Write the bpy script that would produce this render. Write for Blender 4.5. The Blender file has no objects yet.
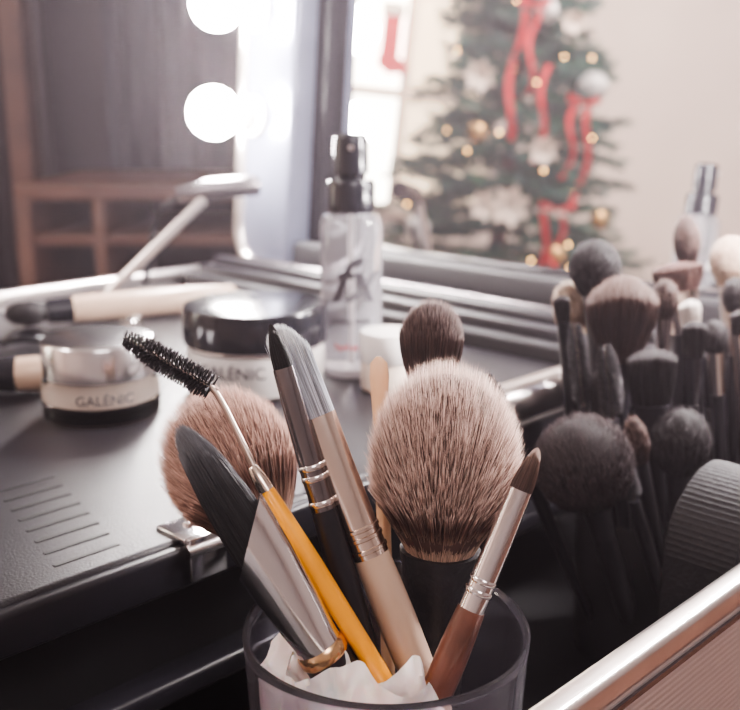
import bpy, math, random
import numpy as np
from mathutils import Vector, Matrix, noise
random.seed(7); rng = np.random.default_rng(7)
S = bpy.context.scene
COL = S.collection

# ------------------------------------------------------------------ materials
def mat(name, col, rough=0.5, metal=0.0, trans=0.0, ior=1.45, emis=None, estr=0.0,
        var=0.0, vscale=30.0, bump=0.0, bscale=200.0, attr=False, coat=0.0, aniso=0.0, alpha=1.0, sheen=0.0, sss=0.0):
    m = bpy.data.materials.new(name); m.use_nodes = True
    nt = m.node_tree; b = nt.nodes["Principled BSDF"]
    b.inputs["Base Color"].default_value = (*col, 1)
    b.inputs["Roughness"].default_value = rough
    b.inputs["Metallic"].default_value = metal
    b.inputs["Transmission Weight"].default_value = trans
    b.inputs["IOR"].default_value = ior
    b.inputs["Coat Weight"].default_value = coat
    b.inputs["Alpha"].default_value = alpha
    b.inputs["Sheen Weight"].default_value = sheen
    if sss: 
        b.inputs["Subsurface Weight"].default_value = sss
        b.inputs["Subsurface Scale"].default_value = 0.004
    if emis:
        b.inputs["Emission Color"].default_value = (*emis, 1)
        b.inputs["Emission Strength"].default_value = estr
    if attr:
        a = nt.nodes.new("ShaderNodeAttribute"); a.attribute_name = "col"
        nt.links.new(a.outputs["Color"], b.inputs["Base Color"])
    elif var > 0:
        tc = nt.nodes.new("ShaderNodeTexCoord")
        n = nt.nodes.new("ShaderNodeTexNoise"); n.inputs["Scale"].default_value = vscale
        n.inputs["Detail"].default_value = 4
        nt.links.new(tc.outputs["Object"], n.inputs["Vector"])
        r = nt.nodes.new("ShaderNodeValToRGB")
        r.color_ramp.elements[0].position = 0.3; r.color_ramp.elements[1].position = 0.7
        r.color_ramp.elements[0].color = (*[c*(1-var) for c in col], 1)
        r.color_ramp.elements[1].color = (*[min(1, c*(1+var)) for c in col], 1)
        nt.links.new(n.outputs["Fac"], r.inputs["Fac"])
        nt.links.new(r.outputs["Color"], b.inputs["Base Color"])
    if bump > 0:
        tc = nt.nodes.new("ShaderNodeTexCoord")
        n2 = nt.nodes.new("ShaderNodeTexNoise"); n2.inputs["Scale"].default_value = bscale
        n2.inputs["Detail"].default_value = 3
        nt.links.new(tc.outputs["Object"], n2.inputs["Vector"])
        bp = nt.nodes.new("ShaderNodeBump"); bp.inputs["Strength"].default_value = bump
        bp.inputs["Distance"].default_value = 0.001
        nt.links.new(n2.outputs["Fac"], bp.inputs["Height"])
        nt.links.new(bp.outputs["Normal"], b.inputs["Normal"])
    return m

M_hair = mat("bristle", (0.3,0.2,0.15), 0.5, attr=True)
M_black = mat("black_plastic", (0.012,0.011,0.015), 0.32, var=0.2)
M_blackmatte = mat("black_rubber", (0.013,0.012,0.015), 0.5, bump=0.3, bscale=600)
M_fabric = mat("black_webbing", (0.007,0.0065,0.009), 0.7, bump=0.5, bscale=500)
M_gloss = mat("black_gloss", (0.010,0.010,0.014), 0.17)
M_chrome = mat("chrome", (0.82,0.80,0.81), 0.12, 1)
M_satin = mat("satin_silver", (0.74,0.72,0.73), 0.20, 1)
M_steel = mat("brushed_steel", (0.75,0.71,0.70), 0.2, 1, var=0.12, vscale=80)
M_darksteel = mat("dark_steel", (0.22,0.2,0.21), 0.22, 1)
M_rosesteel = mat("rose_steel", (0.76,0.64,0.56), 0.2, 1)
M_gold = mat("gold_band", (0.75,0.5,0.28), 0.25, 1)
M_orange = mat("orange_lacquer", (0.9,0.38,0.02), 0.28, coat=0.6, var=0.12, vscale=40)
M_wood = mat("reddish_wood", (0.13,0.05,0.034), 0.28, coat=0.5, var=0.4, vscale=90)
M_beige = mat("beige_lacquer", (0.50,0.36,0.27), 0.3, coat=0.4, var=0.06)
M_skin = mat("natural_wood", (0.72,0.45,0.27), 0.4, var=0.12)
M_wire = mat("wire", (0.5,0.4,0.35), 0.3, 1)
M_glass = mat("smoky_glass", (0.80,0.77,0.86), 0.0, trans=0.965, ior=1.42)
M_clear = mat("clear_glass", (0.97,0.97,0.98), 0.02, trans=1, ior=1.4)
M_bottle = mat("clear_plastic", (0.94,0.92,0.98), 0.06, trans=0.86, ior=1.33)
M_frost = mat("frosted_glass", (0.93,0.88,0.85), 0.25, trans=0.35)
M_cream = mat("cream", (0.85,0.72,0.62), 0.45, var=0.05)
M_tissue = mat("tissue_paper", (0.93,0.83,0.80), 0.8, bump=0.3, bscale=250, sss=0.3)
M_text = mat("label_ink", (0.05,0.045,0.055), 0.5)
M_red = mat("red_satin", (0.62,0.010,0.020), 0.4, sheen=0.15, var=0.15)
M_white = mat("white_ornament", (0.9,0.86,0.84), 0.35, var=0.04)
M_alu = mat("aluminium_trim", (0.80,0.74,0.72), 0.28, 1, var=0.08, vscale=60)
M_mirror = mat("mirror_glass", (0.93,0.93,0.94), 0.0, 1)
M_bulb = mat("lit_bulb", (1,1,1), 0.3, emis=(1.0,0.92,0.90), estr=290)
M_fairy = mat("fairy_light", (1,0.8,0.5), 0.3, emis=(1.0,0.52,0.16), estr=20)
M_tray = mat("tray_plastic", (0.014,0.0125,0.016), 0.36, bump=0.22, bscale=1200, var=0.15, vscale=12)
M_inner = mat("case_lining", (0.006,0.0055,0.007), 0.6, var=0.3)

def ribbed():
    m = mat("ribbed_aluminium", (0.66,0.62,0.62), 0.42, 0.7)
    nt = m.node_tree; b = nt.nodes["Principled BSDF"]
    tc = nt.nodes.new("ShaderNodeTexCoord")
    w = nt.nodes.new("ShaderNodeTexWave"); w.bands_direction = 'Z'; w.inputs["Scale"].default_value = 150
    nt.links.new(tc.outputs["Object"], w.inputs["Vector"])
    bp = nt.nodes.new("ShaderNodeBump"); bp.inputs["Strength"].default_value = 0.35; bp.inputs["Distance"].default_value = 0.0004
    nt.links.new(w.outputs["Fac"], bp.inputs["Height"]); nt.links.new(bp.outputs["Normal"], b.inputs["Normal"])
    return m
M_rib = ribbed()

# ------------------------------------------------------------------ mesh helpers
def mesh_obj(name, verts, faces, m, parent=None, smooth=True, M=None):
    me = bpy.data.meshes.new(name); me.from_pydata([tuple(v) for v in verts], [], faces); me.update()
    if m: me.materials.append(m)
    if smooth:
        me.polygons.foreach_set("use_smooth", [True]*len(me.polygons))
        try: me.set_sharp_from_angle(angle=math.radians(40))
        except Exception: pass
    o = bpy.data.objects.new(name, me); COL.objects.link(o)
    if parent: o.parent = parent
    if M is not None: o.matrix_local = M
    return o

def empty(name, M=None, loc=None):
    e = bpy.data.objects.new(name, None); e.empty_display_size = 0.01; COL.objects.link(e)
    if M is not None: e.matrix_world = M
    if loc is not None: e.location = loc
    return e

def lathe(name, prof, m, parent=None, segs=40, closed=False, smooth=True, M=None):
    V, F = [], []
    P = [(p[0], p[1], p[2] if len(p) > 2 else p[1]) for p in prof]
    for z, rx, ry in P:
        for i in range(segs):
            a = 2*math.pi*i/segs
            V.append((rx*math.cos(a), ry*math.sin(a), z))
    n = len(P)
    rngk = n if closed else n-1
    for k in range(rngk):
        k2 = (k+1) % n
        for i in range(segs):
            j = (i+1) % segs
            F.append((k*segs+i, k*segs+j, k2*segs+j, k2*segs+i))
    if not closed:
        F.append(tuple(reversed(range(segs))))
        F.append(tuple((n-1)*segs+i for i in range(segs)))
    return mesh_obj(name, V, F, m, parent, smooth, M)

def box(name, lo, hi, m, parent=None, bev=0.0, M=None):
    import bmesh
    bm = bmesh.new(); bmesh.ops.create_cube(bm, size=1)
    for v in bm.verts:
        v.co = Vector([(lo[i]+hi[i])/2 + v.co[i]*(hi[i]-lo[i]) for i in range(3)])
    if bev > 0:
        bmesh.ops.bevel(bm, geom=bm.edges[:], offset=bev, segments=3, profile=0.5, affect='EDGES')
    me = bpy.data.meshes.new(name); bm.to_mesh(me); bm.free(); me.materials.append(m)
    if bev > 0:
        me.polygons.foreach_set("use_smooth", [True]*len(me.polygons))
        try: me.set_sharp_from_angle(angle=math.radians(50))
        except Exception: pass
    o = bpy.data.objects.new(name, me); COL.objects.link(o)
    if parent: o.parent = parent
    if M is not None: o.matrix_local = M
    return o

def tube(name, pts, r, m, parent=None, segs=10, M=None):
    pts = [Vector(p) for p in pts]; V, F = [], []
    rr = r if isinstance(r, (list, tuple)) else [r]*len(pts)
    for k, p in enumerate(pts):
        d = (pts[min(k+1, len(pts)-1)] - pts[max(k-1, 0)]).normalized()
        a = Vector((0,0,1)) if abs(d.z) < 0.9 else Vector((1,0,0))
        x = d.cross(a).normalized(); y = d.cross(x)
        for i in range(segs):
            t = 2*math.pi*i/segs
            V.append(p + (x*math.cos(t) + y*math.sin(t))*rr[k])
    for k in range(len(pts)-1):
        for i in range(segs):
            j = (i+1) % segs
            F.append((k*segs+i, (k+1)*segs+i, (k+1)*segs+j, k*segs+j))
    F.append(tuple(range(segs))); F.append(tuple(reversed([(len(pts)-1)*segs+i for i in range(segs)])))
    return mesh_obj(name, V, F, m, parent, True, M)

def frame(tip, base, hint=(0,-1,0.25)):
    tip, base = Vector(tip), Vector(base)
    z = (tip-base).normalized(); y = Vector(hint); y = (y - z*y.dot(z)).normalized(); x = y.cross(z)
    M = Matrix((x, y, z)).transposed().to_4x4(); M.translation = tip
    return M

def strands(name, P0, P1, P2, w, c0, c1, c2, parent, jit=0.25, m=None, tipmix=.35):
    N = len(P0); ss = np.array([0, .3, .6, .85, 1.0])
    T = P2-P0; T /= (np.linalg.norm(T, axis=1, keepdims=True)+1e-9)
    A = rng.normal(size=(N,3)); X = np.cross(T, A); X /= (np.linalg.norm(X, axis=1, keepdims=True)+1e-9)
    Y = np.cross(T, X)
    wid = [1, 1, 1, .8]
    V = np.zeros((N, 13, 3)); C = np.ones((N, 13, 4))
    br = (1 + jit*rng.normal(size=(N,1))).clip(0.35, 1.9)
    c0, c1, c2 = [np.array(c)[None,:] for c in (c0, c1, c2)]
    for k, s in enumerate(ss):
        p = (1-s)**2*P0 + 2*s*(1-s)*P1 + s*s*P2
        if s < .6: c = c0*(1-s/.6) + c1*(s/.6)
        elif s < .7: c = c1
        elif s < .9: c = c1*(1-tipmix) + c2*tipmix
        else: c = c2
        c = (c*br).clip(0, 1)
        if k < 4:
            for j in range(3):
                t = 2*math.pi*j/3
                V[:, k*3+j] = p + (X*math.cos(t)+Y*math.sin(t))*w*wid[k]
                C[:, k*3+j, :3] = c
        else:
            V[:, 12] = p; C[:, 12, :3] = c
    F = []
    tmpl = []
    for k in range(3):
        for j in range(3):
            j2 = (j+1) % 3
            tmpl.append((k*3+j, k*3+j2, (k+1)*3+j2, (k+1)*3+j))
    for j in range(3): tmpl.append((9+j, 9+(j+1) % 3, 12))
    for i in range(N):
        o = i*13
        F.extend([tuple(o+q for q in f) for f in tmpl])
    me = bpy.data.meshes.new(name); me.from_pydata(V.reshape(-1,3).tolist(), [], F); me.update()
    me.polygons.foreach_set("use_smooth", [True]*len(me.polygons))
    ca = me.color_attributes.new("col", 'FLOAT_COLOR', 'POINT'); ca.data.foreach_set("color", C.reshape(-1))
    me.materials.append(m or M_hair)
    o = bpy.data.objects.new(name, me); COL.objects.link(o); o.parent = parent
    return o

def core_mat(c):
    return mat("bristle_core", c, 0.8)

def round_head(parent, L, R, rf, n, c0, c1, c2, w=0.00016, flat=1.0, tmax=112, hc=0.5, radial=.62, deep=.12, jit=.25):
    H = L*hc; zc = -H
    ct = 1 - rng.random(n)*(1-math.cos(math.radians(tmax))); th = np.arccos(ct)
    ph = rng.random(n)*2*math.pi
    s = 1 + rng.normal(size=n)*0.018 - (rng.random(n) < .5)*rng.random(n)*deep
    ex = np.sin(th)
    P2 = np.stack([R*ex*np.cos(ph)*s, R*ex*np.sin(ph)*flat*s, zc + H*np.cos(th)*s], 1)
    rs = rf*(th/math.radians(tmax))**0.8
    P0 = np.stack([rs*np.cos(ph), rs*np.sin(ph)*flat, np.full(n, -L)], 1)
    P1 = np.stack([P2[:,0]*radial, P2[:,1]*radial, -L + (P2[:,2]+L)*0.50], 1)
    P1 += rng.normal(size=(n,3))*R*0.03; P2 += rng.normal(size=(n,3))*R*0.02
    strands("bristles", P0, P1, P2, w, c0, c1, c2, parent, jit)
    prof = [(-L-0.0005, rf*.85), (-L*.88, rf + (R-rf)*.30), (-L*.72, R*.66), (-L*.6, R*.78)]
    for t in range(85, -1, -17):
        a = math.radians(t); prof.append((zc+H*.85*math.cos(a), max(R*.84*math.sin(a), .0001)))
    prof = [(z, r, r*flat) for z, r in prof]
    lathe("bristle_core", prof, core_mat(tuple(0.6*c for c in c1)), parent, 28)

def flat_head(parent, L, rx0, ry0, rx1, ry1, n, c0, c1, c2, w=0.00014, slant=0.0, curv=0.25, jit=0.25):
    r = np.sqrt(rng.random(n)); a = rng.random(n)*2*math.pi
    x, y = r*np.cos(a), r*np.sin(a)
    P0 = np.stack([x*rx0, y*ry0, np.full(n, -L)], 1)
    zt = -L*(slant*(x+1)/2) - L*curv*(x**2)*.6 - L*curv*.3*y**2 - np.abs(rng.normal(size=n))*L*0.035
    P2 = np.stack([x*rx1, y*ry1, zt], 1)
    P1 = np.stack([x*max(rx0, rx1)*1.05, y*max(ry0, ry1)*1.05, (P2[:,2]-L)/2], 1)
    P2[:, :2] += rng.normal(size=(n,2))*rx1*0.05
    strands("bristles", P0, P1, P2, w, c0, c1, c2, parent, jit)

def spoolie(parent, L, R, m, n=26, per=46, wire=0.0006):
    tube("twisted_wire", [(0,0,-L-.002), (0,0,0.0)], wire, M_wire, parent)
    N = n*per
    k = np.arange(N)/N; z = -L + k*L; a = k*n*math.pi*1.0
    a = np.where(np.arange(N) % 2 == 0, a, a+math.pi) + rng.normal(size=N)*.12
    rr = R*np.minimum(1, .55+1.6*np.minimum(1-k, k+.2))*(1+rng.normal(size=N)*.05)
    P0 = np.stack([0*z, 0*z, z], 1)
    P2 = np.stack([rr*np.cos(a), rr*np.sin(a), z+rng.normal(size=N)*.0002], 1)
    strands("bristles", P0, (P0+P2)/2, P2, 0.00016, (.01,.01,.012), (.02,.018,.02), (.07,.06,.07), parent)

PINKTAN = ((.60,.43,.33), (.085,.038,.031), (.76,.53,.45))
BROWN = ((.045,.022,.018), (.035,.018,.016), (.12,.065,.052))
DARK = ((.008,.0065,.0075), (.008,.0065,.0075), (.030,.022,.026))
LIGHT = ((.36,.25,.18), (.36,.26,.19), (.50,.38,.31))

def ferr(L0, L1, r0, r1, ry0=None, ry1=None):
    ry0 = ry0 or r0; ry1 = ry1 or r1; P = []
    n = 14
    for i in range(n+1):
        t = i/n; z = -(L1 + (L0-L1)*t)
        P.append((z, r1+(r0-r1)*t, ry1+(ry0-ry1)*t))
    return P

def ring(parent, z, r, m, ry=None, h=0.0008):
    ry = ry or r
    lathe("crimp_ring", [(z-h, r, ry), (z-h*.6, r*1.07, ry*1.07), (z+h*.6, r*1.07, ry*1.07), (z+h, r, ry)], m, parent, 28)

def handle(parent, L0, L1, r0, rmid, rend, m):
    P = []; n = 18
    for i in range(n+1):
        t = 1-i/n; z = -(L0+(L1-L0)*t)
        if t < .25: r = r0 + (rmid-r0)*math.sin(t/.25*math.pi/2)
        else: r = rmid + (rend-rmid)*((t-.25)/.75)**1.3
        P.append((z, r))
    P.insert(0, (-(L1+rend*.6), rend*.55))
    lathe("handle", P, m, parent, 28)

# ================================================================== CASE (axes rotated 45 deg)
R45 = Matrix.Rotation(math.radians(-45), 4, 'Z')      # local x = u, local y = w
case = empty("makeup_case", R45)
UL = -.680
box("tray", (UL+.012, -.10, -.010), (-.262, .46, 0), M_tray, case, 0.0025)
box("tray_lip", (-.266, -.10, -.016), (-.258, .46, -.0015), M_black, case, 0.002)
box("tray_skirt", (-.285, -.10, -.052), (-.275, .46, -.0095), M_inner, case)
box("lower_tray", (-.30, -.10, -.060), (-.263, .46, -.0515), M_black, case, 0.002)
for i in range(8):
    u = -.2735 - i*.0103; w0 = .1335 + i*.0022
    box("tray_slot_%d" % (i+1), (u-.0008, w0, -.001), (u+.0008, w0+.023, .00025), M_inner, case)
box("case_floor", (UL+.005, -.10, -.110), (-.115, .50, -.100), M_inner, case)
box("side_panel_near", (-.1215, -.10, -.112), (-.1165, .50, -.006), M_rib, case)
box("side_trim_near", (-.1235, -.10, -.008), (-.1155, .50, .0003), M_alu, case, 0.002)
box("side_trim_lower", (-.1172, -.10, -.0118), (-.1156, .50, -.0100), M_darksteel, case)
box("side_panel_far", (UL, -.10, -.112), (UL+.005, .50, .004), M_rib, case)
box("side_trim_far", (UL-.002, -.10, .002), (UL+.010, .50, .013), M_alu, case, 0.003)
box("back_panel", (UL, .497, -.112), (-.12, .502, -.004), M_rib, case)
box("front_panel", (UL, -.105, -.112), (-.12, -.10, -.004), M_rib, case)
box("hinge_rail_1", (UL+.012, .455, -.012), (-.262, .466, .010), M_blackmatte, case, .003)
box("hinge_rail_2", (UL+.012, .470, -.012), (-.132, .480, .016), M_black, case, .003)
box("hinge_rail_3", (UL+.012, .484, -.012), (-.132, .496, .021), M_black, case, .004)
tube("piano_hinge", [(UL+.02,.499,.018), (-.135,.499,.018)], .004, M_darksteel, case)
tube("divider_tube", [(-.258,.30,.012), (-.258,.44,.012)], .009, M_alu, case, 20)
box("latch_plate", (-.275,.172,-.0005), (-.2585,.189,.0014), M_chrome, case, .0005)
box("latch_flap", (-.2592,.173,-.014), (-.2568,.188,.0014), M_chrome, case, .0005)
tube("latch_barrel", [(-.2575,.172,-.003), (-.2575,.189,-.003)], .0024, M_steel, case, 16)
lathe("latch_screw", [(0,.0022), (.0010,.0018), (.0012,.0008)], M_steel, case, 16, M=Matrix.Translation((-.268,.1805,.0013)))

# ================================================================== VANITY MIRROR LID
TILT = math.radians(4.5)
lidM = R45 @ Matrix.Translation((0,.50,.012)) @ Matrix.Rotation(-TILT, 4, 'X')
lid = empty("vanity_mirror", lidM)
U0, U1, ZT = -.676, -.120, .50
FY = .016
M_lid = mat("lid_face", (0.17,0.18,0.25), 0.28, 0.3, coat=.3, var=.1)
box("frame_left", (U0, FY, 0), (-.612, .060, ZT), M_lid, lid, .004)
box("frame_right", (-.180, FY, 0), (U1, .060, ZT), M_lid, lid, .004)
box("frame_bottom", (-.614, .022, 0), (-.178, .060, .024), M_blackmatte, lid, .004)
box("frame_top", (-.614, FY, .44), (-.178, .060, ZT), M_lid, lid, .004)
box("mirror_bezel_left", (-.613, .038, .02), (-.600, .056, .45), M_gloss, lid, .002)
box("mirror_bezel_bottom", (-.60, .040, .018), (-.178, .056, .027), M_gloss, lid, .002)
box("back_shell", (U0, .058, 0), (U1, .066, ZT), M_black, lid)
tube("trim_left", [(U0+.004, FY-.001, .03), (U0+.004, FY-.001, ZT-.01)], .0050, M_alu, lid, 14)
arc = [(U0+.004 + .03*(1-math.cos(t)), FY-.001, .03-.03*math.sin(t)) for t in np.linspace(0, math.pi/2, 10)]
tube("trim_corner", arc, .0050, M_alu, lid, 14)
mesh_obj("mirror", [(-.606,.050,.020), (-.170,.050,.020), (-.170,.050,.45), (-.606,.050,.45)], [(0,1,2,3)], M_mirror, lid, False)
def bulb(x, z, i):
    Mb = Matrix.Translation((x, FY, z)) @ Matrix.Rotation(math.radians(90), 4, 'X')
    lathe("socket_%d" % i, [(0,.016), (.004,.016), (.006,.012), (.020,.011)], M_white, lid, 28, M=Mb)
    P = [(.018,.010)]
    for k in range(0, 17):
        a = math.radians(150 - k*150/16); P.append((.041+.0200*math.cos(a), max(.0200*math.sin(a), .0002)))
    lathe("bulb_%d" % i, P, M_bulb, lid, 32, M=Mb)
for i, z in enumerate((.121,.203,.285,.367)):
    bulb(-.658, z, i+1)
for i, z in enumerate((.121,.203,.285,.367)):
    bulb(-.150, z, i+5)

st = empty("lid_support_strut", loc=(0,0,0))
tube("pivot_arm", [(-.085,.76,.082), (-.118,.745,.080), (-.142,.74,.076)], [.008,.008,.006], M_darksteel, st, 16)
tube("strut_bar", [(-.122,.74,.073), (-.190,.715,.008)], .0040, M_alu, st, 12)
tube("cable", [(-.140,.74,.075), (-.152,.74,.068), (-.160,.74,.05), (-.166,.73,.012)], .0025, M_black, st, 10)

# ================================================================== GLASS CUP + TISSUE
CX, CY = .0045, .253
cup = empty("glass_tumbler", loc=(CX, CY, 0))
prof = [(-.1, .0001), (-.1, .0335), (-.099, .0345), (-.05, .0372), (-.004,.0397), (-.001,.0400), (.0, .0394), (-.001,.0384), (-.004,.0380), (-.05,.0355), (-.090,.0325), (-.093,.030), (-.093,.0001)]
lathe("glass_wall", prof, M_glass, cup, 96, closed=True)

def tissue():
    V, F = [], []; NA, NZ = 150, 50
    for layer in range(2):
        b = len(V)
        for i in range(NA+1):
            t = i/NA; ph = math.radians(188 + 110*t)
            top = .0015 + .004*noise.noise(Vector((t*4+layer*9, 1.3, layer))) + .0022*math.sin(t*14+layer*2) + layer*.001
            if t > .9: top -= (t-.9)*.15
            if t < .06: top -= (.06-t)*.15
            for k in range(NZ+1):
                s = k/NZ; z = -.088 + (top+.088)*s
                f = 1-abs(noise.noise(Vector((t*7+layer*3, z*55, layer*5.0))))*2
                g = 1-abs(noise.noise(Vector((t*16, z*120, 4+layer*5.0))))*2
                r = (.0328 if layer == 0 else .0295) + .0030*f + .0010*g
                wall = .0330 + (z+.09)/.09*.005
                r = min(r, wall-.0006)
                if s > .84: r -= (s-.84)*.022*(1+.8*math.sin(t*13+layer))
                V.append((r*math.cos(ph), r*math.sin(ph), z))
        for i in range(NA):
            for k in range(NZ):
                a = b+i*(NZ+1)+k
                F.append((a, a+NZ+1, a+NZ+2, a+1))
    o = mesh_obj("crumpled_tissue", V, F, M_tissue, None, True)
    o.location = (CX, CY, 0)
tissue()

# ================================================================== FOREGROUND BRUSHES
b = empty("powder_brush", frame((.0222,.2705,.0715), (.0192,.2652,-.0158)))
round_head(b, .0570, .0222, .0098, 16000, *PINKTAN, w=.00012, radial=.62, deep=.16, jit=.32)
P = []
for i in range(60):
    z = -.150 + i*(.150-.0560)/59
    r = .0085 + .0035*max(0, (z+.085)/.03)**1.5 if z > -.085 else .0085
    P.append((z, r*(1+.035*math.sin(z*4200)) if z < -.062 else r))
lathe("handle", P, M_blackmatte, b, 40)
b = empty("powder_brush", frame((-.0573,.3066,.0507), (-.0306,.2777,.0167)))
round_head(b, .052, .0215, .0075, 11000, (.45,.30,.24), (.10,.042,.030), (.60,.37,.30), w=.00014, flat=.75, radial=.7)
lathe("ferrule", ferr(.0505, .070, .0079, .0068), M_gloss, b)
handle(b, .070, .128, .0066, .0070, .004, M_black)
# angled contour brush
b = empty("angled_contour_brush", frame((-.0470,.2377,.0620), (-.0125,.2337,.0027), hint=(-.25,-1,.5)))
flat_head(b, .038, .0068, .0040, .0046, .0018, 4200, (.012,.012,.014), (.03,.03,.034), (.16,.16,.18), slant=-.08, curv=.42, w=.00015)
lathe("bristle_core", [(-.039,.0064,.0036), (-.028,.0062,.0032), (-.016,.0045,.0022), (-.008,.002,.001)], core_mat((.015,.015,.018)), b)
n_f = 32; Vv, Ff = [], []
prs = [(-.070,.0062,.0062,0), (-.064,.0063,.0063,0), (-.054,.0072,.0060,0), (-.044,.0080,.0054,.5), (-.0330,.0084,.0050,1), (-.0330,.0078,.0045,1), (-.040,.0070,.0040,.9)]
for z, rx, ry, sl in prs:
    for i in range(n_f):
        a = 2*math.pi*i/n_f; Vv.append((rx*math.cos(a), ry*math.sin(a), z - sl*.0085*math.cos(a)))
for k in range(len(prs)-1):
    for i in range(n_f):
        j = (i+1) % n_f; Ff.append((k*n_f+i, k*n_f+j, (k+1)*n_f+j, (k+1)*n_f+i))
mesh_obj("ferrule", Vv, Ff, M_chrome, b)
ring(b, -.0690, .0064, M_gold, h=.002)
handle(b, .0705, .120, .0064, .0064, .004, M_black)
# spoolie with orange handle
e = empty("spoolie_brush", loc=(0,0,0))
sp = empty("spoolie_head", frame((-.0674,.268,.078), (-.0424,.2598,.066))); sp.parent = e
spoolie(sp, .0285, .0042, M_black)
tube("wire_stem", [(-.0430,.2600,.0663), (-.0412,.2590,.0645), (-.0385,.2570,.0605), (-.0300,.2478,.0468)], .0009, M_wire, e)
hM = frame((-.0302,.2475,.0468), (-.0005,.2350,.0004)); hh = empty("handle_part", hM); hh.parent = e
lathe("ferrule", [(-.006,.0021), (-.003,.0020), (.001,.0015), (.0015,.001)], M_rosesteel, hh, 24)
lathe("handle", [(-.072,.0018), (-.071,.0024), (-.06,.0027), (-.03,.0029), (-.012,.0024), (-.003,.0019)], M_orange, hh, 28)
# thin dark flat brush
b = empty("eyeshadow_brush", frame((-.0265,.2591,.0842), (-.0054,.246,.0105)))
flat_head(b, .014, .0026, .0016, .0010, .0007, 700, *DARK, w=.00015)
lathe("ferrule", [(-.052,.0034,.0034), (-.040,.0034,.0034), (-.022,.0031,.0026), (-.0125,.0028,.0020)], M_darksteel, b)
ring(b, -.040, .0034, M_steel); ring(b, -.043, .0034, M_steel); ring(b, -.050, .0034, M_steel)
handle(b, .052, .150, .0034, .0040, .0028, M_black)
# flat synthetic brush with long ferrule
b = empty("foundation_brush", frame((-.0240,.2635,.0815), (.0095,.246,-.0013)))
flat_head(b, .028, .0052, .0028, .0052, .0014, 2600, (.45,.45,.5), (.45,.47,.53), (.85,.88,.95), w=.00014, slant=-.15, curv=.35, jit=.4)
lathe("ferrule", [(-.066,.0050,.0050), (-.058,.0050,.0049), (-.040,.0051,.0042), (-.0255,.0055,.0034)], M_rosesteel, b)
for z in (-.058,-.0605,-.064): ring(b, z, .0050, M_rosesteel, h=.0007)
handle(b, .066, .150, .0050, .0054, .0035, M_beige)
# narrow brush leaning right
b = empty("concealer_brush", frame((.0437,.2460,.0540), (.020,.2326,-.0019)))
flat_head(b, .0135, .0030, .0020, .0014, .0008, 900, (.07,.04,.035), (.08,.045,.035), (.22,.14,.11), w=.00014)
lathe("ferrule", [(-.0455,.0036,.0036), (-.030,.0034,.0034), (-.012,.0031,.0022)], M_chrome, b)
ring(b, -.0405, .0036, M_chrome); ring(b, -.0375, .0035, M_chrome)
handle(b, .0455, .110, .0037, .0043, .003, M_wood)
# brush standing behind
b = empty("blending_brush", frame((.0198,.3050,.0825), (.012,.2740,-.060)))
round_head(b, .0260, .0100, .0066, 2800, (.04,.02,.02), (.035,.02,.018), (.15,.09,.08), w=.00014, flat=.7, tmax=85, radial=.95, deep=.05)
lathe("ferrule", ferr(.0225, .045, .0070, .0052, .0050, .0050), M_chrome, b)
handle(b, .045, .155, .005, .0055, .004, M_black)
b = empty("spatula_stick", frame((.0026,.2930,.0665), (.006,.268,-.04)))
lathe("stick", [(-.13,.0020), (-.02,.0022), (-.012,.0026), (-.006,.0030), (-.002,.0026), (0,.0008)], M_skin, b, 20)

# ================================================================== RIGHT-HAND BRUSH HOLDERS
def holder(x, y, r=.033, h=.068):
    o = lathe("brush_holder", [(-.1,.0001), (-.1,r*.93), (-.098,r*.95), (-.1+h,r), (-.1+h+.001,r*.985), (-.1+h,r*.965), (-.096,r*.9), (-.096,.0001)], M_inner, None, 56, closed=True)
    o.location = (x, y, 0)
H1 = (.125,.413); H2 = (.185,.465)
holder(*H1); holder(*H2, r=.031)

def rbrush(name, tip, base, kind, hl, R, cols, fm, hm, n=900, fl=.02, flat=1.0, hr=None):
    b = empty(name, frame(tip, base)); L = (Vector(tip)-Vector(base)).length
    rf = min(R*.6, .006)
    if kind == 'r': round_head(b, hl, R, rf, n, *cols, w=.0002, flat=flat, radial=.85, deep=.05)
    elif kind == 'f':
        rf = R*.75
        flat_head(b, hl, rf, rf*.6, R, R*.4, n, *cols, w=.0002, curv=.25)
    elif kind == 'fan':
        rf = R*.42; flat_head(b, hl, rf, rf*.8, R, R*.7, n, *cols, w=.0002, curv=.45)
    lathe("ferrule", ferr(hl*.95, hl+fl, rf*1.06, max(rf*.8,.003), rf*(flat if kind=='r' else .75)), fm, b, 24)
    hr = hr or max(rf*.85,.0032)
    handle(b, hl+fl, L, max(rf*.78,.003), hr, hr*.6, hm)
    return b
h1 = lambda dx, dy: (H1[0]+dx, H1[1]+dy, -.090)
h2 = lambda dx, dy: (H2[0]+dx, H2[1]+dy, -.090)
rbrush("powder_brush", (.0975,.4350,.0845), h1(-.012,.018), 'r', .026, .0112, DARK, M_black, M_black, 1800)
rbrush("fluffy_blush_brush", (.1065,.4140,.0720), h1(-.018,.0), 'fan', .038, .0150, BROWN, M_black, M_black, 3000)
rbrush("powder_brush", (.0740,.3500,.0270), h1(-.008,-.018), 'r', .040, .0190, ((.010,.007,.008),(.013,.008,.009),(.048,.029,.032)), M_black, M_black, 4500)
rbrush("blending_brush", (.1010,.3690,.0240), h1(.010,-.018), 'r', .022, .0048, BROWN, M_black, M_black, 900)
rbrush("eyeshadow_brush", (.0790,.4080,.0640), h1(-.022,.006), 'f', .012, .0034, DARK, M_gloss, M_black, 400)
rbrush("blending_brush", (.0880,.4460,.0640), h1(-.004,.020), 'r', .026, .0080, LIGHT, M_black, M_black, 1200)
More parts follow.
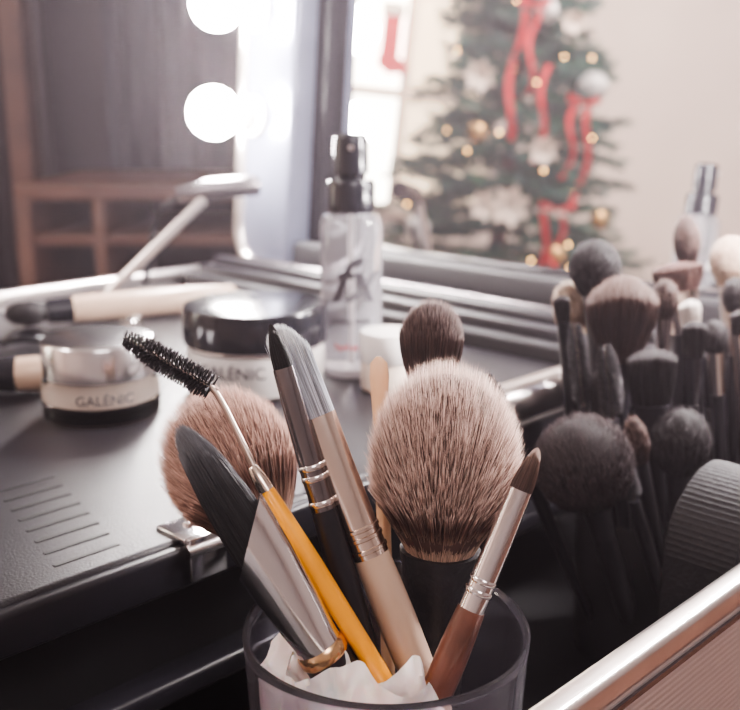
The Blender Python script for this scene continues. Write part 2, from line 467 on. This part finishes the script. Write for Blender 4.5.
rbrush("eyeshadow_brush", (.1310,.3950,.0560), h1(.016,-.006), 'f', .016, .0052, DARK, M_gloss, M_black, 600)
rbrush("blending_brush", (.1280,.4280,.0680), h1(.004,.008), 'r', .018, .0060, BROWN, M_darksteel, M_black, 700)
rbrush("foundation_brush", (.1170,.4030,.0430), h1(.0,-.010), 'f', .026, .0100, DARK, M_black, M_black, 900)
rbrush("blending_brush", (.0960,.3950,.0380), h1(-.012,-.008), 'r', .024, .0070, DARK, M_black, M_black, 900)
rbrush("powder_brush", (.1250,.3850,.0230), h1(.012,-.014), 'r', .030, .0120, DARK, M_black, M_black, 1500)
for tip, base, L, R in (((.0830,.3960,.0540), (.1060,.4080,-.08), .034, .0046),
                        ((.0930,.3850,.0480), (.1160,.3950,-.08), .030, .0050),
                        ((.0430,.3620,.0420), (.0980,.4000,-.08), .032, .0050),
                        ((.0960,.3600,.0100), (.1300,.3900,-.08), .02, .004)):
    b = empty("spoolie_brush", frame(tip, base)); spoolie(b, L, R, M_black)
    handle(b, L+.002, (Vector(tip)-Vector(base)).length, .0022, .003, .002, M_black)
# second holder
rbrush("blending_brush", (.1570,.5000,.0880), h2(-.012,.012), 'r', .026, .0068, BROWN, M_darksteel, M_black, 800)
rbrush("powder_brush", (.1800,.4980,.0780), h2(.002,.014), 'r', .026, .0105, LIGHT, M_rosesteel, M_black, 2000, flat=.8)
rbrush("contour_brush", (.1460,.4720,.0680), h2(-.016,.004), 'f', .014, .0120, ((.05,.02,.017),(.06,.028,.022),(.10,.046,.04)), M_rosesteel, M_black, 1400)
rbrush("foundation_brush", (.1480,.4560,.0530), h2(-.014,-.007), 'f', .016, .0048, ((.5,.42,.38),(.55,.48,.44),(.65,.6,.58)), M_chrome, M_black, 900)
rbrush("blending_brush", (.1560,.4450,.0460), h2(-.008,-.014), 'r', .016, .0060, DARK, M_rosesteel, M_black, 800)
rbrush("blending_brush", (.1690,.4570,.0640), h2(-.003,-.002), 'r', .018, .0060, DARK, M_rosesteel, M_black, 700)
rbrush("eyeshadow_brush", (.1640,.4360,.0520), h2(.003,-.016), 'f', .012, .0042, DARK, M_rosesteel, M_rosesteel, 500, fl=.03)
rbrush("eyeshadow_brush", (.1740,.4390,.0560), h2(.012,-.014), 'f', .012, .0045, BROWN, M_rosesteel, M_beige, 500, fl=.03)
rbrush("powder_brush", (.1940,.4730,.0760), h2(.012,.008), 'r', .028, .0115, BROWN, M_rosesteel, M_black, 1500)
rbrush("contour_brush", (.1850,.4500,.0500), h2(.012,-.004), 'f', .016, .0085, ((.3,.2,.16),(.35,.24,.19),(.5,.38,.32)), M_rosesteel, M_black, 900)

# folded black brush belt standing at the right edge of the well (nested webbing arches)
rb = empty("folded_brush_belt", R45)
def arch(r, th, u0, u1, wc, cz, i0, ribs=True):
    P = []
    for k in range(26): P.append((wc-r, -.099 + (cz+.099)*k/26, -1, 0))
    n = 80
    for k in range(n+1):
        a = math.pi*(1-k/n); P.append((wc+r*math.cos(a), cz+r*math.sin(a), math.cos(a), math.sin(a)))
    for k in range(1, 27): P.append((wc+r, cz - (cz+.099)*k/26, 1, 0))
    V, F = [], []
    for k, (w, z, nx, nz) in enumerate(P):
        q = (.0004 if k % 2 else 0) if ribs else 0
        V += [(u0, w+nx*q, z+nz*q), (u1, w+nx*q, z+nz*q), (u1, w-nx*th, z-nz*th), (u0, w-nx*th, z-nz*th)]
        if k:
            b0 = 4*k
            for j in range(4):
                j2 = (j+1) % 4; F.append((b0-4+j, b0+j, b0+j2, b0-4+j2))
    F.append((3,2,1,0)); e0 = 4*(len(P)-1); F.append((e0,e0+1,e0+2,e0+3))
    mesh_obj("webbing_%d" % i0, V, F, M_fabric, rb)
arch(.027, .0028, -.152, -.1275, .322, -.010, 1)
arch(.0225, .0026, -.155, -.1285, .322, -.011, 2, False)
arch(.0180, .0026, -.151, -.1275, .322, -.011, 3, False)
arch(.0130, .0026, -.153, -.1285, .322, -.012, 4, False)

# ================================================================== JARS & BOTTLE
def bent_text(txt, size, R, z0, phi, parent, m, extr=0.00015, shear=0.0, off=0.0):
    cu = bpy.data.curves.new("t", 'FONT'); cu.body = txt; cu.size = size; cu.align_x = 'CENTER'; cu.extrude = extr
    cu.shear = shear; cu.offset = off
    to = bpy.data.objects.new("t", cu); COL.objects.link(to)
    bpy.context.view_layer.update()
    dg = bpy.context.evaluated_depsgraph_get()
    me = bpy.data.meshes.new_from_object(to.evaluated_get(dg))
    for v in me.vertices:
        a = phi + v.co.x/R; r = R + v.co.z
        v.co = (r*math.cos(a), r*math.sin(a), z0+v.co.y)
    me.materials.clear(); me.materials.append(m)
    bpy.data.objects.remove(to)
    o = bpy.data.objects.new("label_text", me); COL.objects.link(o); o.parent = parent

j = empty("cream_jar", loc=(-.1258,.4505,0)); phi = math.atan2(-.4505,.1258)
lathe("glass_base", [(0,.0001), (0,.0245), (.0015,.0268), (.012,.0272), (.018,.0262), (.0195,.024), (.0195,.0001)], M_clear, j, 64, closed=True)
lathe("cream_insert", [(.0065,.016), (.0075,.0205), (.0185,.0225), (.0192,.0225)], M_cream, j, 48)
lathe("lid", [(.0195,.0250), (.0200,.0258), (.0350,.0258), (.0362,.0250), (.0366,.0240)], M_satin, j, 64)
bent_text("GALÉNIC", .0064, .0277, .0110, phi+.05, j, M_text)
j = empty("cream_jar", loc=(-.0584,.4975,0)); phi = math.atan2(-.4975,.0584)
lathe("glass_body", [(0,.0001), (0,.031), (.0025,.0345), (.012,.0355), (.0215,.035), (.0225,.033), (.0225,.0001)], M_frost, j, 72, closed=True)
lathe("neck_band", [(.0225,.0335), (.0245,.0335)], M_alu, j, 64)
lathe("lid", [(.0245,.0355), (.0250,.0365), (.0410,.0365), (.0428,.0357), (.0432,.0345)], M_gloss, j, 72)
bent_text("GALÉNIC", .0086, .0362, .0125, phi-.36, j, M_text)
j = empty("powder_pot", loc=(.0092,.4918,0))
lathe("pot_body", [(0,.0125), (.001,.0138), (.014,.0142), (.0148,.0138)], M_cream, j, 48)
lathe("pot_lid", [(.0148,.0143), (.0155,.0147), (.0285,.0147), (.0300,.0138), (.0304,.012)], M_white, j, 48)
# spray bottle
j = empty("spray_bottle", loc=(-.0098,.5236,0)); phi = math.atan2(-.5236,.0098)
lathe("bottle_body", [(0,.0145), (.002,.0163), (.080,.0163), (.0845,.0150), (.0865,.0095), (.0880,.0095)], M_bottle, j, 64)
lathe("base_disc", [(.0002,.0135), (.0045,.0140)], M_white, j, 40)
lathe("dip_tube", [(.006,.0013), (.086,.0013)], M_white, j, 12)
lathe("collar", [(.0866,.0118), (.0868,.0124), (.1010,.0124), (.1030,.0112), (.1032,.0085)], M_gloss, j, 48)
lathe("pump_head", [(.1030,.0072), (.1060,.0078), (.1062,.0092), (.1240,.0088), (.1260,.0076), (.1262,.006)], M_gloss, j, 48)
tube("nozzle", [(.0088*math.cos(phi),.0088*math.sin(phi),.1195), (.0105*math.cos(phi),.0105*math.sin(phi),.1195)], .0016, M_steel, j, 12)
bent_text("fx", .032, .0168, .042, phi, j, M_text, shear=.4, off=.0004)
bent_text("fixing mist", .0050, .0168, .030, phi, j, M_text)
bent_text("hydrating", .0050, .0168, .016, phi, j, M_red)

# ---- things lying on the tray, left
b = empty("bronzer_brush", frame((-.2350,.6250,.010), (-.0950,.6980,.010), hint=(0,0,1)))
round_head(b, .030, .012, .007, 1400, *DARK, w=.0002, flat=.7)
lathe("ferrule", ferr(.028,.044,.0075,.0085), M_gloss, b)
lathe("handle", [(-.158,.004), (-.155,.0075), (-.12,.0092), (-.06,.0092), (-.044,.0086)], M_beige, b, 32)
b = empty("makeup_brush", frame((-.1620,.4840,.010), (-.2600,.4700,.010), hint=(0,0,1)))
lathe("bristle_cap", [(-.014,.0085), (-.004,.0090), (-.0005,.0080), (0,.005)], M_beige, b, 32)
lathe("ferrule", ferr(.014,.05,.0088,.0080), M_gloss, b)
handle(b, .05, .11, .008, .009, .006, M_black)
g = empty("eyelash_curler", loc=(-.200,.570,0))
for k, (dx, dy) in enumerate(((0,0), (-.035,-.004))):
    pts = [(dx+.014*math.cos(t), dy+.010*math.sin(t), .004+.006*abs(math.sin(t))) for t in np.linspace(0, 2*math.pi, 24)]
    tube("finger_loop_%d" % (k+1), pts, .0022, M_gloss, g)
tube("arm_1", [(.012,.002,.004), (.040,.020,.008), (.055,.026,.010)], .0022, M_gloss, g)
tube("arm_2", [(-.022,.004,.004), (.020,.022,.007), (.055,.026,.008)], .0022, M_gloss, g)
box("lash_clamp", (.050,.018,.004), (.058,.040,.014), M_steel, g, .001)

# ================================================================== ROOM
X0, X1, Y0, Y1, Z0, Z1 = -3.2, 1.7, -1.7, 2.7, -.9, 1.65
M_wallL = mat("warm_plaster", (0.84,0.71,0.65), 0.85, var=.05, vscale=3)
M_wall = mat("pale_plaster", (0.62,0.55,0.55), 0.85, var=.05, vscale=3)
M_wallD = mat("dark_wall", (0.015,0.012,0.018), 0.8, var=.25, vscale=2)
M_floor = mat("wood_floor", (0.22,0.13,0.09), 0.45, var=.3, vscale=8)
M_shelfwood = mat("brown_wood", (0.085,0.038,0.025), 0.5, var=.25, vscale=14)
M_navy = mat("navy_curtain", (0.006,0.010,0.020), 0.8, var=.2, vscale=5)
box("wall_left", (X0-.05,Y0,Z0), (X0,Y1,Z1), M_wallL)
box("wall_right", (X1,Y0,Z0), (X1+.05,Y1,Z1), M_wall)
box("wall_back", (X0,Y1,Z0), (X1,Y1+.05,Z1), M_wallD)
box("wall_front", (X0,Y0-.05,Z0), (X1,Y0,Z1), M_wall)
box("floor", (X0,Y0,Z0-.05), (X1,Y1,Z0), M_floor)
box("ceiling", (X0,Y0,Z1), (X1,Y1,Z1+.05), mat("ceiling_paint", (.8,.76,.74), .9))
box("baseboard_left", (X0,Y0,Z0), (X0+.015,Y1,Z0+.09), M_white)
t = empty("dressing_table", loc=(0,0,0))
box("table_top", (-.75,-.25,-.145), (.62,1.05,-.112), M_shelfwood, t, .004)
for k, (x, y) in enumerate(((-.70,-.20), (.57,-.20), (-.70,1.0), (.57,1.0))):
    box("leg_%d" % (k+1), (x-.025,y-.025,Z0), (x+.025,y+.025,-.145), M_shelfwood, t)
def curtain(name, xa, xb, y, za, zb, m, amp=.02, fr=60):
    V, F = [], []; n = 90
    for i in range(n+1):
        x = xa+(xb-xa)*i/n
        for z in (za, zb): V.append((x, y+amp*math.sin(x*fr)+.4*amp*math.sin(x*fr*2.3), z))
    for i in range(n): F.append((2*i, 2*i+2, 2*i+3, 2*i+1))
    return mesh_obj(name, V, F, m)
curtain("curtain", -.62, -.33, 2.40, Z0, 1.6, M_navy)
curtain("curtain", -1.15, -.90, 2.55, Z0, 1.6, mat("plum_curtain", (.018,.010,.015), .8))
d = empty("door_1", loc=(0,0,0))
box("jamb_right", (-.815,2.30,Z0), (-.765,2.38,1.6), M_shelfwood, d, .004)
box("jamb_left", (-1.45,2.30,Z0), (-1.40,2.38,1.6), M_shelfwood, d, .004)
box("door_leaf", (-1.40,2.60,Z0), (-.815,2.64,1.6), mat("door_dark", (.014,.010,.015), .6), d)
cb = empty("wooden_cabinet", loc=(0,0,0))
M_hollow = mat("cabinet_inside", (.010,.008,.011), .8)
box("top", (-.60,1.70,-.015), (-.20,2.10,.010), M_shelfwood, cb, .002)
box("side_left", (-.60,1.70,Z0), (-.575,2.10,-.015), M_shelfwood, cb, .002)
box("side_right", (-.225,1.70,Z0), (-.20,2.10,-.015), M_shelfwood, cb, .002)
box("mid_post", (-.47,1.70,Z0), (-.45,2.08,-.015), M_shelfwood, cb, .002)
for k, z in enumerate((-.075,-.30,-.55,-.85)):
    box("shelf_%d" % (k+1), (-.575,1.71,z-.018), (-.225,2.08,z), M_shelfwood, cb, .002)
box("back", (-.60,2.085,Z0), (-.20,2.10,0), M_hollow, cb)
w = empty("window_1", loc=(0,0,0))
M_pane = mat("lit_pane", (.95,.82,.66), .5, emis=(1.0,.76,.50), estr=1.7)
M_paneglow = mat("added_glow_pane", (.95,.9,.8), .5, emis=(1.0,.92,.82), estr=9)  # made-up glow, imitates the white bloom behind the reflected bulb
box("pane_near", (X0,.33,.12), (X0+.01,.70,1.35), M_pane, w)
box("bulb_bloom_panel", (X0,.70,.12), (X0+.01,1.25,1.35), M_paneglow, w)
for k, y in enumerate((.33,.69,1.25)): box("mullion_v%d" % (k+1), (X0,y-.018,.10), (X0+.035,y+.018,1.38), M_cream, w)
for k, z in enumerate((.11,.55,.95,1.37)): box("mullion_h%d" % (k+1), (X0,.31,z-.018), (X0+.034,1.27,z+.018), M_cream, w)
V = [(0,-.035,.16), (0,.035,.16), (0,.035,0), (0,.045,-.05), (0,.0,-.085), (0,-.07,-.075), (0,-.075,-.045), (0,-.035,-.02)]
V2 = [(.03,a[1],a[2]) for a in V]
F = [tuple(range(8)), tuple(reversed(range(8,16)))] + [(i, (i+1) % 8, 8+(i+1) % 8, 8+i) for i in range(8)]
sk = empty("christmas_stocking", loc=(X0+.04,.760,.70))
mesh_obj("sock", V+V2, F, M_red, sk, False)
box("cuff", (-.005,-.045,.13), (.036,.045,.18), M_white, sk, .005)

# ================================================================== CHRISTMAS TREE
TX, TY = -2.02, .41
tree = empty("christmas_tree", loc=(TX,TY,Z0))
ZA, ZB = 2.25, .35
tube("trunk", [(0,0,.12), (0,0,ZA-.05)], [.035,.008], M_shelfwood, tree)
lathe("pot", [(0,.13), (.01,.14), (.24,.17), (.25,.165)], M_shelfwood, tree, 40)
def rad(z): return (ZA-z)*.26+.02
V, F, C = [], [], []
def needle_spray(a, b_, n, ln, col):
    a, b_ = np.array(a), np.array(b_); d = b_-a; L = np.linalg.norm(d); d /= L
    x = np.cross(d, [0,0,1.0]); x /= np.linalg.norm(x)+1e-6; y = np.cross(d, x)
    for i in range(n):
        s = (i+random.random())/n; p = a + d*L*s
        t = random.random()*2*math.pi
        o = (x*math.cos(t)+y*math.sin(t)*.7)
        q = p + (o*.85 + d*.65)*ln*random.uniform(.7,1.2)
        wv = np.cross(q-p, d); wv /= np.linalg.norm(wv)+1e-6; wv *= .0030
        k = len(V); V.extend([p-wv, p+wv, q]); F.append((k,k+1,k+2))
        cc = [c*random.uniform(.6,1.35) for c in col]; C.extend([(*cc,1)]*3)
nb = 540
for i in range(nb):
    h = ((i+.5)/nb)
    z = ZB + (ZA-ZB-.05)*(h**1.15)
    r = rad(z)*random.uniform(.66,1.14); a = i*2.39996+random.uniform(-.2,.2)
    root = (0,0,z); tip = (r*math.cos(a), r*math.sin(a), z - r*.12 + random.uniform(-.02,.05))
    g = random.choice([(.030,.105,.080), (.018,.075,.058), (.045,.13,.10)])
    rt = np.array(root); tp = np.array(tip)
    needle_spray(rt+(tp-rt)*.25, tp, int(50*r/.35)+14, .035, g)
    d = tp-rt
    for s in (.45,.6,.75,.88):
        for sd in (-1,1):
            base = rt+d*s; lat = np.array([-math.sin(a), math.cos(a), 0])*sd
            e = base + lat*r*.30*(1.15-s) + d*.16 + np.array([0,0,random.uniform(-.02,.02)])
            needle_spray(base, e, 22, .030, g)
me = bpy.data.meshes.new("needles"); me.from_pydata([tuple(v) for v in V], [], F); me.update()
ca = me.color_attributes.new("col", 'FLOAT_COLOR', 'POINT'); ca.data.foreach_set("color", np.array(C).reshape(-1))
me.materials.append(mat("fir_needles", (.05,.12,.08), .6, attr=True))
o = bpy.data.objects.new("needles", me); COL.objects.link(o); o.parent = tree
def surf(a, z, out=.0):
    zz = z-Z0; r = rad(zz)*.92; a2 = max(-r*.95, min(r*.95, a)); return Vector((math.sqrt(max(r*r-a2*a2, .001))+out, -a, zz))
def ball(p, r, m, i):
    P = [(r*math.cos(math.radians(t)), max(r*math.sin(math.radians(t)), .0003)) for t in range(180,-1,-15)]
    lathe("bauble_%d" % i, P, m, tree, 24, M=Matrix.Translation(p))
M_goldb = mat("gold_bauble", (.8,.5,.2), .25, .8)
for i, (a, z, r, m) in enumerate(((.17,.455,.040,M_white), (-.24,.05,.030,M_white), (.10,.02,.026,M_goldb), (.02,.62,.03,M_white),
                                  (-.12,.30,.026,M_goldb), (.22,.12,.026,M_goldb), (.32,-.10,.035,M_white), (-.02,-.1,.03,M_goldb))):
    ball(surf(a, z, .02), r, m, i+1)
def flower(p, r, i):
    V, F = [], []
    for k in range(14):
        a = k*2*math.pi/7 + (.4 if k > 6 else 0); rr = r*(1 if k < 7 else .6); x0 = .0 if k < 7 else .02
        c, s = math.cos(a), math.sin(a); n = len(V)
        V += [(x0,0,0), (x0+.01, rr*.55*c - rr*.3*s, rr*.55*s + rr*.3*c), (x0+.025, rr*c, rr*s), (x0+.01, rr*.55*c + rr*.3*s, rr*.55*s - rr*.3*c)]
        F.append((n,n+1,n+2,n+3))
    mesh_obj("poinsettia_%d" % i, V, F, M_cream, tree, False, Matrix.Translation(p))
for i, (a, z, r) in enumerate(((-.03,.125,.055), (.04,.27,.040), (-.13,.44,.045), (-.09,.12,.040), (.09,.60,.035))):
    flower(surf(a, z, .03), r, i+1)
def ribbon(p, L, wd, i, ph=0):
    V, F = [], []; n = 18
    for k in range(n+1):
        t = k/n; y = .012*math.sin(t*7+ph); x = .015*math.sin(t*5+ph)+.02
        V += [(x, y-wd/2, -t*L), (x+.006, y+wd/2, -t*L)]
        if k: F.append((2*k-2, 2*k-1, 2*k+1, 2*k))
    mesh_obj("ribbon_%d" % i, V, F, M_red, tree, True, Matrix.Translation(p))
def bow(p, s, i):
    V, F = [], []
    for sd in (-1,1):
        n0 = len(V); n = 14
        for k in range(n+1):
            t = k/n*2*math.pi
            y = sd*s*(.5-.5*math.cos(t)); x = .02*math.sin(t)+.02; hw = s*.20*(.3+.7*(.5-.5*math.cos(t)))
            V += [(x,y,-hw+.25*abs(y)), (x,y,hw+.25*abs(y))]
            if k: F.append((n0+2*k-2, n0+2*k-1, n0+2*k+1, n0+2*k))
    mesh_obj("bow_%d" % i, V, F, M_red, tree, True, Matrix.Translation(p))
for i, (a, z) in enumerate(((.13,.40), (.08,.13), (-.02,.62))):
    bow(surf(a, z, .05), .042, i+1)
for i, (a, z, L, wd) in enumerate(((.11,.39,.18,.015), (.155,.39,.25,.018), (.06,.12,.24,.018), (.10,.12,.15,.014),
                                   (-.045,.61,.32,.018), (-.01,.61,.20,.014), (.03,.48,.24,.016))):
    ribbon(surf(a, z, .04), L, wd, i+1, i)
import bmesh
bm = bmesh.new()
for i in range(44):
    a = random.uniform(-1,1); z = random.uniform(-.35,1.1); r = rad(z-Z0); p = surf(a*r*.8, z, .015)
    bmesh.ops.create_icosphere(bm, subdivisions=1, radius=.0036, matrix=Matrix.Translation(p))
me = bpy.data.meshes.new("fairy_lights"); bm.to_mesh(me); bm.free(); me.materials.append(M_fairy)
o = bpy.data.objects.new("fairy_lights", me); COL.objects.link(o); o.parent = tree

# ================================================================== LIGHTS
def area(name, loc, tgt, size, power, col):
    l = bpy.data.lights.new(name, 'AREA'); l.energy = power; l.size = size; l.color = col; l.shape = 'DISK'
    o = bpy.data.objects.new(name, l); COL.objects.link(o); o.location = loc
    o.rotation_euler = (Vector(tgt)-Vector(loc)).to_track_quat('-Z','Y').to_euler()
area("overhead_fill", (-1.6,.1,1.58), (-2.4,.3,.2), .8, 85, (1.0,.85,.80))  # unseen overhead light, added to light the tree and left wall
area("wall_wash_fill", (-2.6,1.1,1.3), (-3.2,.7,.5), .3, 14, (1.0,.70,.44))  # no lamp here: warm wash added to brighten the wall by the window
area("front_fill", (.5,-1.1,1.35), (.02,.35,0), .9, 16, (1.0,.90,.89))  # unseen fill added behind the camera, aimed at the case
W = bpy.data.worlds.new("World"); S.world = W; W.use_nodes = True
W.node_tree.nodes["Background"].inputs[0].default_value = (.5,.5,.6,1); W.node_tree.nodes["Background"].inputs[1].default_value = .3
# scattering haze added to the air, imitates lens glow around the bulbs
vs = W.node_tree.nodes.new("ShaderNodeVolumeScatter"); vs.inputs["Density"].default_value = .038
vs.inputs["Color"].default_value = (1.0,.86,.96,1); vs.inputs["Anisotropy"].default_value = .6
W.node_tree.links.new(vs.outputs["Volume"], W.node_tree.nodes["World Output"].inputs["Volume"])
S.view_settings.exposure = 0.25
try: S.view_settings.look = 'AgX - Medium High Contrast'
except Exception as ex: print(ex)

# ================================================================== CAMERA
cd = bpy.data.cameras.new("Camera"); cam = bpy.data.objects.new("Camera", cd); COL.objects.link(cam)
cam.location = (0,0,.14); cam.rotation_euler = (math.radians(90-14),0,0)
cd.sensor_width = 36; cd.lens = 1000/740*36; cd.clip_start = .01
cd.dof.use_dof = True; cd.dof.focus_distance = .27; cd.dof.aperture_fstop = 14.5
S.camera = cam
